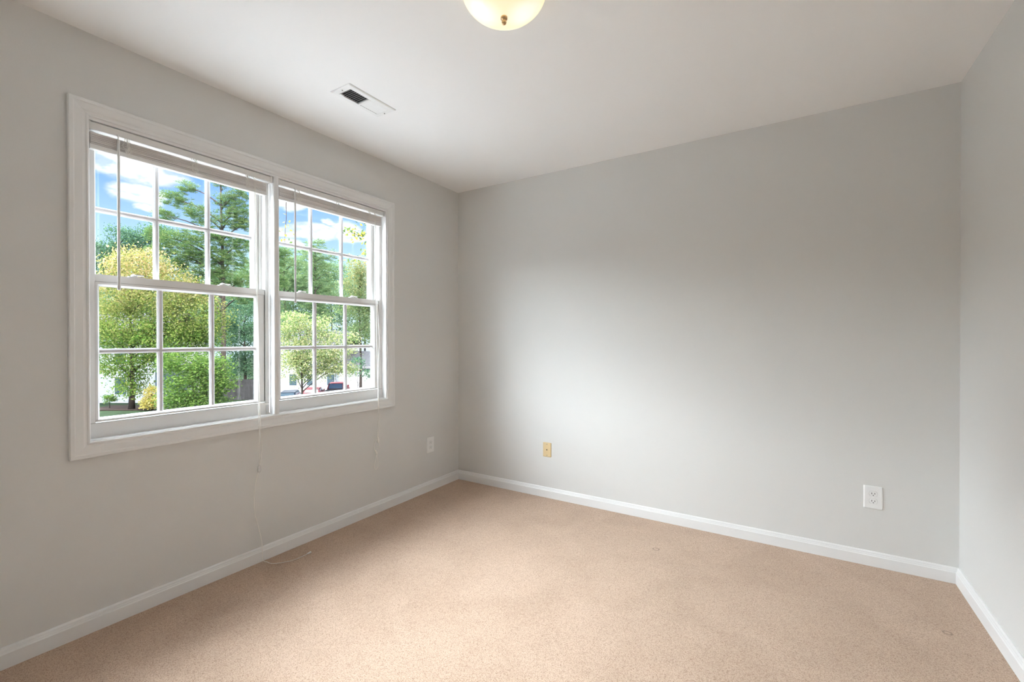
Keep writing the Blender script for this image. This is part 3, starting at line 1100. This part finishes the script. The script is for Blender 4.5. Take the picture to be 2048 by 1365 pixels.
LM = {}
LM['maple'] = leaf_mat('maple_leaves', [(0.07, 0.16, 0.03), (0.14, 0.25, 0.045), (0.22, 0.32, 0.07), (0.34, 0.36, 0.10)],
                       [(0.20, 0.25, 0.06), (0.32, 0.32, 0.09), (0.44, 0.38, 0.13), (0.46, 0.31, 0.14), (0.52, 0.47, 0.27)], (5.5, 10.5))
LM['pine'] = leaf_mat('pine_needles', [(0.05, 0.12, 0.05), (0.10, 0.20, 0.07), (0.18, 0.28, 0.09), (0.30, 0.36, 0.14)], trans=0.3)
LM['palepine'] = leaf_mat('pale_pine_needles', [(0.08, 0.17, 0.08), (0.15, 0.26, 0.11), (0.24, 0.34, 0.15), (0.34, 0.40, 0.18)], trans=0.3)
LM['dark'] = leaf_mat('dark_leaves', [(0.045, 0.11, 0.065), (0.09, 0.18, 0.10), (0.16, 0.27, 0.14)], trans=0.3)
LM['cedar'] = leaf_mat('cedar_sprays', [(0.07, 0.15, 0.03), (0.13, 0.23, 0.05), (0.22, 0.32, 0.07)], trans=0.3)
LM['pale'] = leaf_mat('pale_mixed_leaves', [(0.10, 0.18, 0.07), (0.20, 0.28, 0.09), (0.38, 0.40, 0.16), (0.55, 0.50, 0.28)])
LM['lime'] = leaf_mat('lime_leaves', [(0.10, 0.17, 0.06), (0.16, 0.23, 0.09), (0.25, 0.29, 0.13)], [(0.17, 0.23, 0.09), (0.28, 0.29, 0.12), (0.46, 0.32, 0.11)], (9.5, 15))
LM['gold'] = leaf_mat('golden_leaves', [(0.40, 0.34, 0.07), (0.58, 0.48, 0.12), (0.66, 0.58, 0.24)])
LM['blue'] = leaf_mat('blue_green_leaves', [(0.12, 0.20, 0.13), (0.22, 0.30, 0.19), (0.32, 0.38, 0.24)])
LM['far'] = leaf_mat('hazy_green_leaves', [(0.10, 0.19, 0.11), (0.18, 0.28, 0.15), (0.26, 0.36, 0.19)], trans=0.3)
LM['autumn'] = leaf_mat('autumn_leaves', [(0.05, 0.10, 0.03), (0.10, 0.16, 0.04), (0.40, 0.34, 0.05), (0.55, 0.30, 0.03)])

# the big maple across the yard
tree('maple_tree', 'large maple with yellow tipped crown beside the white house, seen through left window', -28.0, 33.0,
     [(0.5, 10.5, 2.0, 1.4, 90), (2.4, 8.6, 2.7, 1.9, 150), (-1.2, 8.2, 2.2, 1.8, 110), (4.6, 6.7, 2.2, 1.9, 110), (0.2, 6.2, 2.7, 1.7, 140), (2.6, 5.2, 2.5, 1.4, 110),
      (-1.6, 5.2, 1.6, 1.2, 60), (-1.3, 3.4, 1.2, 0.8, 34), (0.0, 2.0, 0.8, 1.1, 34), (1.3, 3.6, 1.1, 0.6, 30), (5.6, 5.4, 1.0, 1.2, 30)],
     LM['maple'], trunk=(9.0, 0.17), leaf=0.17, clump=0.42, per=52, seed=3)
tree('cedar_bush', 'feathery light green cedar below the maple, seen in the lower left window', -20.6, 29.0,
     [(-0.6, 3.7, 1.5, 0.9, 60), (1.0, 3.3, 1.2, 0.9, 50), (0.0, 2.2, 1.9, 0.9, 80), (-1.1, 1.2, 1.0, 0.7, 36), (0.6, 1.1, 1.3, 0.7, 40), (1.7, 2.5, 0.8, 0.7, 26)],
     LM['cedar'], trunk=(3.6, 0.12), leaf=0.16, clump=0.30, per=50, seed=5, flat=0.6, cat='shrub')
tree('evergreen_tree', 'dark evergreen above the grey board fence, right of the cedar', -27.4, 46.0,
     farther(1.095, [(0.2, 7.4, 2.0, 1.9, 90), (0.6, 4.7, 2.2, 1.8, 100), (-1.0, 2.8, 1.5, 1.3, 50), (1.6, 2.9, 1.6, 1.2, 50), (2.8, 6.0, 1.8, 2.4, 60), (-1.6, 5.6, 1.4, 1.6, 50)]),
     LM['dark'], trunk=(7.5, 0.16), leaf=0.20, clump=0.40, per=44, seed=6)


def pine_blobs(k, dens, lst):
    dens = dens or 1.0
    if k:
        lst = [(b[0] * k, 5.195 + (b[1] - 5.195) * k, b[2] * k) for b in lst]
    """crown clumps given as (sideways m, height m, radius m)"""
    return [(dx, h, r, r * 0.68, int((46 * r * r + 14) * dens)) for dx, h, r in lst]


tree('pine_tree', 'tall pine with bare lower trunk rising behind the maple', -25.8, 40.0,
     pine_blobs(0, 0, [(-4.2, 17.6, 1.3), (-5.1, 16.2, 1.0), (-3.1, 18.7, 0.9), (-3.8, 14.0, 1.6), (-5.3, 13.1, 1.2), (-2.0, 16.2, 1.4), (0.4, 17.5, 1.1), (1.5, 18.0, 1.0), (0.7, 15.8, 1.4),
                       (2.0, 15.3, 1.0), (-2.2, 13.1, 1.6), (-4.3, 11.8, 1.2), (-1.1, 11.3, 1.4), (1.1, 12.2, 1.4), (2.0, 10.4, 1.1), (-6.0, 14.5, 1.0), (-0.2, 19.1, 0.9), (0.2, 14.0, 1.2),
                       (-2.9, 10.6, 1.2), (0.6, 21.0, 1.0), (1.7, 13.6, 1.2), (-5.7, 11.4, 0.9), (-0.6, 9.6, 0.9), (-3.0, 12.2, 1.5), (-5.0, 10.0, 1.2), (-1.8, 9.4, 1.4), (0.3, 10.6, 1.4), (1.8, 9.0, 1.2), (-3.9, 9.2, 1.3), (-0.5, 12.6, 1.3), (1.6, 16.6, 1.2), (-1.2, 14.6, 1.4)]),
     LM['pine'], 'pine', trunk=(22.0, 0.24), bark='pinebark', leaf=0.46, width=0.036, per=22, seed=11)
tree('slim_pine', 'slim pine with a pinkish trunk behind the dark evergreen', -29.7, 53.0,
     pine_blobs(1.128, 0, [(0.0, 15.0, 1.6), (0.8, 13.0, 1.7), (-0.9, 12.2, 1.5), (0.3, 10.8, 1.6), (1.6, 11.0, 1.4), (1.8, 14.2, 1.3), (0.2, 17.0, 1.2)]),
     LM['pine'], 'pine', trunk=(16.0, 0.16), bark='pinebark', leaf=0.46, width=0.04, per=22, seed=12)
tree('oak_tree', 'dark leafy tree at the far left, behind the yellow maple top', -53.0, 60.0,
     [(-1.5, 16.0, 2.4, 2.4, 60), (1.2, 18.6, 1.9, 1.9, 50), (3.6, 18.2, 1.7, 1.6, 45), (0.8, 15.5, 2.4, 2.0, 60), (4.2, 15.5, 2.2, 1.8, 50), (6.0, 19.4, 1.5, 1.2, 34), (-3.2, 14.5, 2.0, 2.0, 40), (-2.6, 17.4, 1.2, 1.0, 20),
      (1.0, 11.0, 4.0, 3.0, 90), (5.0, 11.5, 3.0, 3.0, 70)],
     LM['dark'], trunk=(18.0, 0.3), leaf=0.28, clump=0.55, per=44, seed=13)

# pines seen in the right window
for i, (rgt, ahd, lst, lab) in enumerate([
    (-25.3, 50.0, [(0.0, 14.6, 1.5), (1.2, 13.6, 1.4), (-1.2, 13.0, 1.6), (0.3, 12.0, 1.7), (1.5, 11.2, 1.5), (-1.0, 10.6, 1.6), (0.5, 9.2, 1.7), (-0.6, 7.6, 1.8)], 'pine filling the left panes of the right window'),
    (-22.4, 51.0, [(-0.3, 15.0, 1.0), (0.6, 13.6, 1.3), (-0.6, 12.4, 1.5), (0.4, 11.0, 1.6), (-0.3, 9.4, 1.6), (0.2, 7.6, 1.7)], 'slender pine just left of the tallest pine in the right window'),
    (-21.0, 48.0, [(0.0, 15.2, 1.2), (-0.8, 14.0, 1.2), (1.0, 14.1, 1.3), (0.0, 12.9, 1.5), (1.6, 12.4, 1.3), (-0.9, 11.5, 1.4), (0.7, 11.0, 1.6), (1.6, 9.8, 1.3), (-0.5, 9.4, 1.6), (0.4, 8.0, 1.7)], 'tallest pine in the middle panes of the right window'),
]):
    tree('pine_tree', lab, rgt * 1.34, ahd * 1.34, pine_blobs(1.34, 0.42, lst), LM['palepine'], 'pine', trunk=(lst[0][1] * 1.2, 0.24), bark='pinebark', leaf=0.58, width=0.05, per=22, seed=20 + i, group=None)
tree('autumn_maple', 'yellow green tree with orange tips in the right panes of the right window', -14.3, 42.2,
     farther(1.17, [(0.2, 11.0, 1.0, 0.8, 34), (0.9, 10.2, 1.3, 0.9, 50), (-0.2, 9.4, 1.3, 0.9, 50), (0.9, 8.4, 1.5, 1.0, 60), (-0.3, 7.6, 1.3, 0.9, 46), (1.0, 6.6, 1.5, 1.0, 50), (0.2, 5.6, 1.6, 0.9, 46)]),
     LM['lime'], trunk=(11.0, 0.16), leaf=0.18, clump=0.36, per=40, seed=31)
tree('street_tree', 'small airy tree with pale leaves in front of the parked cars', -12.2, 26.0,
     [(-0.4, 6.2, 1.0, 0.6, 30), (0.9, 6.0, 0.9, 0.6, 26), (2.1, 4.9, 1.2, 0.7, 34), (-0.5, 4.7, 1.1, 0.6, 30), (0.7, 4.2, 1.1, 0.5, 26), (-0.4, 3.1, 0.9, 0.35, 18), (2.3, 3.5, 0.8, 0.4, 18), (0.9, 5.2, 1.1, 0.5, 22), (1.2, 3.3, 0.8, 0.35, 14), (-1.0, 5.5, 0.7, 0.5, 16), (0.3, 3.9, 1.2, 0.6, 34), (1.6, 4.3, 1.0, 0.6, 26), (-0.6, 3.9, 0.9, 0.5, 22), (1.5, 3.6, 0.9, 0.45, 20)],
     LM['pale'], trunk=(5.6, 0.085), leaf=0.115, clump=0.26, per=58, seed=33)
tree('sapling', 'thin young tree before the white garage wing', -10.3, 30.0,
     [(0.0, 3.5, 0.5, 0.45, 16), (0.4, 2.8, 0.4, 0.35, 10), (-0.5, 3.0, 0.4, 0.3, 9)], LM['dark'], trunk=(3.2, 0.035), leaf=0.15, clump=0.16, per=16, seed=35)

# a band of woodland behind: every tree its own
for i, (rgt, ahd, h, r) in enumerate([(-74, 84, 15, 5.5), (-61, 76, 14, 5.5), (-63, 92, 15, 5.5), (-49, 76, 17, 5.5), (-50, 92, 22, 5.5), (-37, 76, 19, 5.5), (-37, 92, 21, 5.5), (-25, 76, 17, 5.5), (-24.5, 92, 19, 5.5), (-13, 78, 15, 5.5), (-1, 80, 15, 5.5)]):
    tree('woodland_tree', ['green tree in the woodland behind the yard, partly hidden', 'woodland tree filling the gap behind the pines'][0], rgt, ahd,
         [(0, h - 2, r * 0.7, 2.0, 50), (-r * 0.4, h - 5, r * 0.8, 2.2, 60), (r * 0.4, h - 5.5, r * 0.8, 2.2, 60), (0, h - 8.5, r, 2.2, 60), (0, h - 11, r, 1.6, 40)],
         LM['far'], trunk=(h - 1, 0.2), leaf=0.42, clump=0.75, per=40, seed=50 + i, group='woodland trees behind the yard')

tree('round_shrub', 'small bright green clipped shrub in front of white siding', -29.9, 33.3, [(0, 0.75, 0.42, 0.28, 22), (0.05, 0.95, 0.3, 0.2, 12)], LM['cedar'], trunk=(0.8, 0.05), leaf=0.10, clump=0.09, per=26, seed=41, cat='shrub')
tree('golden_shrub', 'golden yellow shrub at the corner of the white house', -26.2, 32.6, [(0.1, 0.65, 0.65, 0.5, 40), (0.0, 1.3, 0.42, 0.5, 24), (-0.35, 0.5, 0.4, 0.35, 16), (0.5, 0.5, 0.4, 0.4, 16)], LM['gold'], trunk=(1.3, 0.05), leaf=0.14, clump=0.14, per=26, seed=42, cat='shrub')
tree('grey_shrub', 'grey green low shrub right of the golden one', -23.5, 31.2, [(0, 0.7, 0.8, 0.6, 40), (0.6, 0.5, 0.6, 0.45, 20), (-0.3, 1.2, 0.4, 0.4, 14)], LM['blue'], trunk=(1.0, 0.05), leaf=0.14, clump=0.15, per=24, seed=43, cat='shrub')

# tree close to the house, only its outer twigs show in the right window
near = empty('sourwood_tree', yard(-1.1, 9.2), YROT)
tag(near, 'sparse twigs with orange and green leaves in top right panes of right window', 'tree')
bm = BM()
tube(bm, [(0, 0, 0), (0.03, 0, 3), (-0.02, 0, 6), (0, 0, 9)], [0.13, 0.11, 0.08, 0.03], 10)
twigs = [
    [(0, 0, 6.2), (-0.9, -0.3, 7.0), (-1.55, -0.5, 7.25), (-1.85, -0.5, 7.2), (-2.1, -0.5, 7.32)],
    [(-1.35, -0.45, 7.2), (-1.6, -0.5, 7.05), (-1.75, -0.5, 6.8)],
    [(0, 0, 5.6), (-0.8, -0.3, 6.6), (-1.5, -0.5, 6.72), (-2.05, -0.5, 6.78)],
    [(0, 0, 7.2), (-0.9, -0.3, 7.5), (-1.5, -0.5, 7.42), (-1.75, -0.5, 7.45)],
    [(0, 0, 6.8), (-1.4, -0.5, 8.2), (-2.6, -0.5, 8.5), (-3.2, -0.5, 8.1), (-3.27, -0.5, 7.5), (-3.3, -0.5, 7.05)],
    [(0, 0, 5.2), (-0.9, -0.3, 5.8), (-1.35, -0.5, 6.2), (-1.55, -0.5, 6.35)],
]
lc = []
rg = np.random.default_rng(77)
for q, tw in enumerate(twigs):
    pth = smooth_path(tw, 8)
    tube(bm, pth, [0.018 * (1 - 0.85 * i / (len(pth) - 1)) if len(tw) > 3 else 0.006 for i in range(len(pth))], 5)
    start = int(len(pth) * (0.45 if q != 4 else 0.78))
    for i in range(start, len(pth)):
        for k in range(6 if q != 4 else 2):
            lc.append(np.array(pth[i]) + rg.normal(size=3) * np.array([0.07, 0.09, 0.05]))
obj('trunk', bm, M['bark'], near, True)
C = np.array(lc)
U = rand_dirs(rg, len(C))
V = np.cross(U, rand_dirs(rg, len(C)))
V /= np.linalg.norm(V, axis=1, keepdims=True)
quads_mesh('foliage', C, U * 0.040, V * 0.022, LM['autumn'], near)


# ------------------------------------------------------------------ houses
def siding(bm, x0, x1, z0, z1, y, row=0.14, face=-1):
    n = int((z1 - z0) / row)
    prof = []
    for i in range(n):
        z = z0 + i * row
        prof += [(y + face * 0.03, z), (y + face * 0.005, z + row)]
    prof += [(y + 0.15 * -face, z0 + n * row), (y + 0.15 * -face, z0)]
    loft(bm, [[(x, yy, z) for yy, z in prof] for x in (x0, x1)])


def house(name, label, right, ahead, blocks, rz=0.0):
    root = empty(name, yard(right, ahead, ground_h(right, ahead)), YROT + rz)
    tag(root, label, 'house')
    for x0, x1, dep, eave, ridge, wins, yo in blocks:
        bm = BM()
        siding(bm, x0, x1, 0.0, eave, yo)
        box(bm, (x0, yo + 0.15, 0), (x1, yo + dep, eave))
        obj('wall', bm, M['siding'], root)
        bm = BM()
        for xx in (x0 - 0.02, x1 - 0.16):
            box(bm, (xx, yo - 0.05, 0), (xx + 0.18, yo + 0.02, eave))
        box(bm, (x0 - 0.02, yo - 0.30, eave - 0.02), (x1 + 0.02, yo - 0.26, eave + 0.2))
        obj('trim_board', bm, M['siding'], root)
        bm = BM()
        loft(bm, [[(x, yo - 0.3, eave), (x, yo - 0.3, eave + 0.12), (x, yo + dep / 2, ridge + 0.12), (x, yo + dep + 0.3, eave + 0.12), (x, yo + dep + 0.3, eave), (x, yo + dep / 2, ridge)] for x in (x0 - 0.3, x1 + 0.3)])
        obj('roof', bm, M['roof'], root)
        for wx, wz, ww, wh in wins:
            bm = BM()
            box(bm, (wx - ww / 2 - 0.08, yo - 0.07, wz - 0.08), (wx + ww / 2 + 0.08, yo - 0.02, wz + wh + 0.08))
            wf = obj('window', bm, M['trim'], root)
            boxo('pane', (wx - ww / 2, yo - 0.085, wz), (wx + ww / 2, yo - 0.068, wz + wh), M['darkglass'], wf)
    return root


house('white_house', 'white clapboard house behind the maple, lower left of the left window', -35.0, 36.5, [(-4.0, 6.0, 6.5, 4.9, 7.4, [(3.2, 0.7, 0.9, 1.4), (3.2, 3.2, 0.9, 1.2), (-1, 0.8, 0.9, 1.3)], 0.0)])
house('white_duplex', 'white house with garage wing behind the red pickup, in the right window', -27.5, 56.0,
      [(-1.7, 6.4, 6.0, 5.9, 7.6, [(0.2, 0.9, 0.9, 1.4), (2.4, 0.9, 0.9, 1.4), (4.9, 0.9, 0.9, 1.4), (0.8, 3.9, 0.9, 1.3), (3.9, 3.9, 0.9, 1.3)], 0.0),
       (6.4, 15.0, 6.0, 3.1, 5.0, [(10.6, 1.0, 0.8, 1.2)], -1.0)])

fr = empty('board_fence', yard(-24.0, 38.2), YROT)
tag(fr, 'grey weathered board fence under the dark evergreen', 'fence')
bm = BM()
for i in range(38):
    x = -2.6 + i * 0.14
    z = 1.75 + rnd.uniform(-0.02, 0.02)
    loft(bm, [[(x, 0, 0), (x + 0.13, 0, 0), (x + 0.13, 0.02, 0), (x, 0.02, 0)], [(x, 0, z), (x + 0.13, 0, z), (x + 0.13, 0.02, z), (x, 0.02, z)]])
obj('board_panel', bm, M['fence'], fr)
bm = BM()
for z in (0.35, 1.4):
    box(bm, (-2.6, 0.02, z), (2.7, 0.06, z + 0.09))
obj('rail', bm, M['fence'], fr)


# ------------------------------------------------------------------ parked cars
def wheel(parent, x, y, r=0.36, w=0.22):
    bm = BM()
    lathe(bm, [(r * 0.62, -w / 2), (r * 0.93, -w / 2), (r, -w / 2 + 0.03), (r, w / 2 - 0.03), (r * 0.93, w / 2), (r * 0.62, w / 2)], 22, (x, y, r), 'Y')
    o = obj('wheel', bm, M['tyre'], parent)
    bm = BM()
    s = 1 if y > 0 else -1
    lathe(bm, [(r * 0.6, s * (w / 2 - 0.02)), (r * 0.6, s * (w / 2 + 0.004)), (r * 0.15, s * (w / 2 + 0.012))], 16, (x, y, r), 'Y')
    obj('hubcap', bm, M['chrome'], o)


def car_body(profile, wid, tuck, m, parent, name='body'):
    """side profile (x forward, z, inset 0..1) swept across with rounded shoulders"""
    bm = BM()
    rings = []
    for f in (-1.0, -0.96, 0.96, 1.0):
        k = 0.05 if abs(f) == 1.0 else 0.0
        rings.append([(x * (1 - k * 0.4), f * (wid / 2 - tuck * max(0, z - 0.9)), 0.5 + (z - 0.5) * (1 - k)) for x, z in profile])
    loft(bm, rings)
    return obj(name, bm, m, parent, False)


def side_windows(parent, quads, wid, tuck):
    for q in quads:
        for s in (-1, 1):
            bm = BM()
            ring = [(x, s * (wid / 2 - tuck * max(0, z - 0.9) + 0.004), z) for x, z in q]
            ring2 = [(x, s * (wid / 2 - tuck * max(0, z - 0.9) - 0.02), z) for x, z in q]
            loft(bm, [ring, ring2])
            obj('side_window', bm, M['darkglass'], parent)


def slab(parent, name, pts, m, th=0.015):
    p = [Vector(q) for q in pts]
    n = (p[1] - p[0]).cross(p[2] - p[0]).normalized() * th
    bm = BM()
    loft(bm, [[q - n for q in p], [q + n for q in p]])
    return obj(name, bm, m, parent)


def pickup(loc, rz):
    r = empty('pickup_truck', loc, rz)
    tag(r, 'red pickup truck seen from behind in front of the white house', 'truck')
    wid, tuck = 1.95, 0.22
    body = [(-2.75, 0.55), (-2.75, 1.13), (-2.68, 1.17), (-0.95, 1.17), (-0.62, 1.82), (0.75, 1.84), (1.35, 1.22), (2.55, 1.12), (2.75, 0.95), (2.75, 0.5), (2.25, 0.45), (2.2, 0.75), (1.9, 0.87), (1.5, 0.75), (1.42, 0.42),
            (-1.35, 0.42), (-1.42, 0.75), (-1.75, 0.87), (-2.1, 0.75), (-2.2, 0.45)]
    car_body(body, wid, tuck, M['red'], r)
    side_windows(r, [[(-0.72, 1.25), (-0.52, 1.72), (0.08, 1.74), (0.08, 1.25)], [(0.16, 1.25), (0.16, 1.74), (0.72, 1.74), (1.12, 1.25)]], wid, tuck)
    slab(r, 'rear_window', [(-0.97, -0.72, 1.25), (-0.97, 0.72, 1.25), (-0.70, 0.64, 1.74), (-0.70, -0.64, 1.74)], M['darkglass'])
    slab(r, 'windscreen', [(1.33, -0.74, 1.25), (1.33, 0.74, 1.25), (0.80, 0.64, 1.79), (0.80, -0.64, 1.79)], M['darkglass'])
    boxo('bed_cover', (-2.66, -0.86, 1.165), (-1.0, 0.86, 1.195), M['tyre'], r)
    boxo('tailgate', (-2.775, -0.80, 0.68), (-2.745, 0.80, 1.12), M['red'], r, 0.008)
    boxo('tailgate_handle', (-2.785, -0.12, 0.98), (-2.77, 0.12, 1.05), M['chrome'], r)
    boxo('bumper', (-2.90, -0.94, 0.46), (-2.74, 0.94, 0.64), M['chrome'], r, 0.02)
    for s in (-1, 1):
        boxo('tail_light', (-2.785, s * 0.89 - 0.065, 0.72), (-2.74, s * 0.89 + 0.065, 1.12), M['taillight'], r)
        boxo('mirror', (0.95, s * 1.02 - 0.09, 1.28), (1.05, s * 1.02 + 0.09, 1.46), M['red'], r, 0.01)
        for x in (-1.75, 1.85):
            wheel(r, x, s * 0.86, 0.39)
    return r


def sedan(name, loc, rz, m, label, suv=False):
    r = empty(name, loc, rz)
    tag(r, label, 'car')
    wid, tuck = 1.8, 0.30
    t = 1.72 if suv else 1.43
    xr = -2.05 if suv else -1.55
    body = [(-2.3, 0.5), (-2.32, 0.92), (-2.2, 1.0), (xr - 0.05 if not suv else -2.22, 1.03), (xr + (0.65 if not suv else 0.2), t), (0.35, t + 0.01), (1.0, 1.02), (2.1, 0.88), (2.28, 0.7), (2.28, 0.42), (1.8, 0.38), (1.75, 0.6), (1.4, 0.72), (1.05, 0.6), (1.0, 0.36),
            (-1.0, 0.36), (-1.05, 0.6), (-1.4, 0.72), (-1.75, 0.6), (-1.8, 0.4)]
    car_body(body, wid, tuck, m, r)
    xa = xr + (0.72 if not suv else 0.3)
    side_windows(r, [[(xa - 0.45 if not suv else xa - 0.12, 1.06), (xa, t - 0.09), (-0.32, t - 0.07), (-0.32, 1.06)], [(-0.24, 1.06), (-0.24, t - 0.07), (0.32, t - 0.08), (0.85, 1.06)]], wid, tuck)
    xb = xr - 0.04 if not suv else -2.24
    slab(r, 'rear_window', [(xb, -0.66, 1.06), (xb, 0.66, 1.06), (xa - 0.12, 0.56, t - 0.06), (xa - 0.12, -0.56, t - 0.06)], M['darkglass'])
    slab(r, 'windscreen', [(0.98, -0.68, 1.06), (0.98, 0.68, 1.06), (0.42, 0.56, t - 0.04), (0.42, -0.56, t - 0.04)], M['darkglass'])
    boxo('bumper', (-2.40, -0.84, 0.42), (-2.28, 0.84, 0.62), m, r, 0.02)
    boxo('number_plate', (-2.345, -0.18, 0.74), (-2.31, 0.18, 0.86), M['trim'], r)
    for s in (-1, 1):
        boxo('tail_light', (-2.35, s * 0.68 - 0.16, 0.74), (-2.28, s * 0.68 + 0.16, 0.90), M['taillight'], r)
        boxo('mirror', (0.62, s * 0.98 - 0.08, 1.05), (0.70, s * 0.98 + 0.08, 1.18), m, r, 0.01)
        for x in (-1.4, 1.4):
            wheel(r, x, s * 0.80, 0.33, 0.2)
    return r


HEAD = YAW + math.pi / 2                   # heading straight away from the house
pickup(yard(-19.5, 50.0, -DROP), HEAD + 0.20)
sedan('red_car', yard(-21.5, 48.6, -DROP), HEAD + 0.26, M['red'], 'low red car parked left of the red pickup')
sedan('navy_car', yard(-21.4, 43.4, -DROP), HEAD + 0.30, M['navy'], 'dark navy car parked at the left end of the row', True)
sedan('grey_car', yard(-15.6, 47.5, -DROP), HEAD - 0.5, M['silver'], 'grey car roof peeping above the sill right of the pickup')
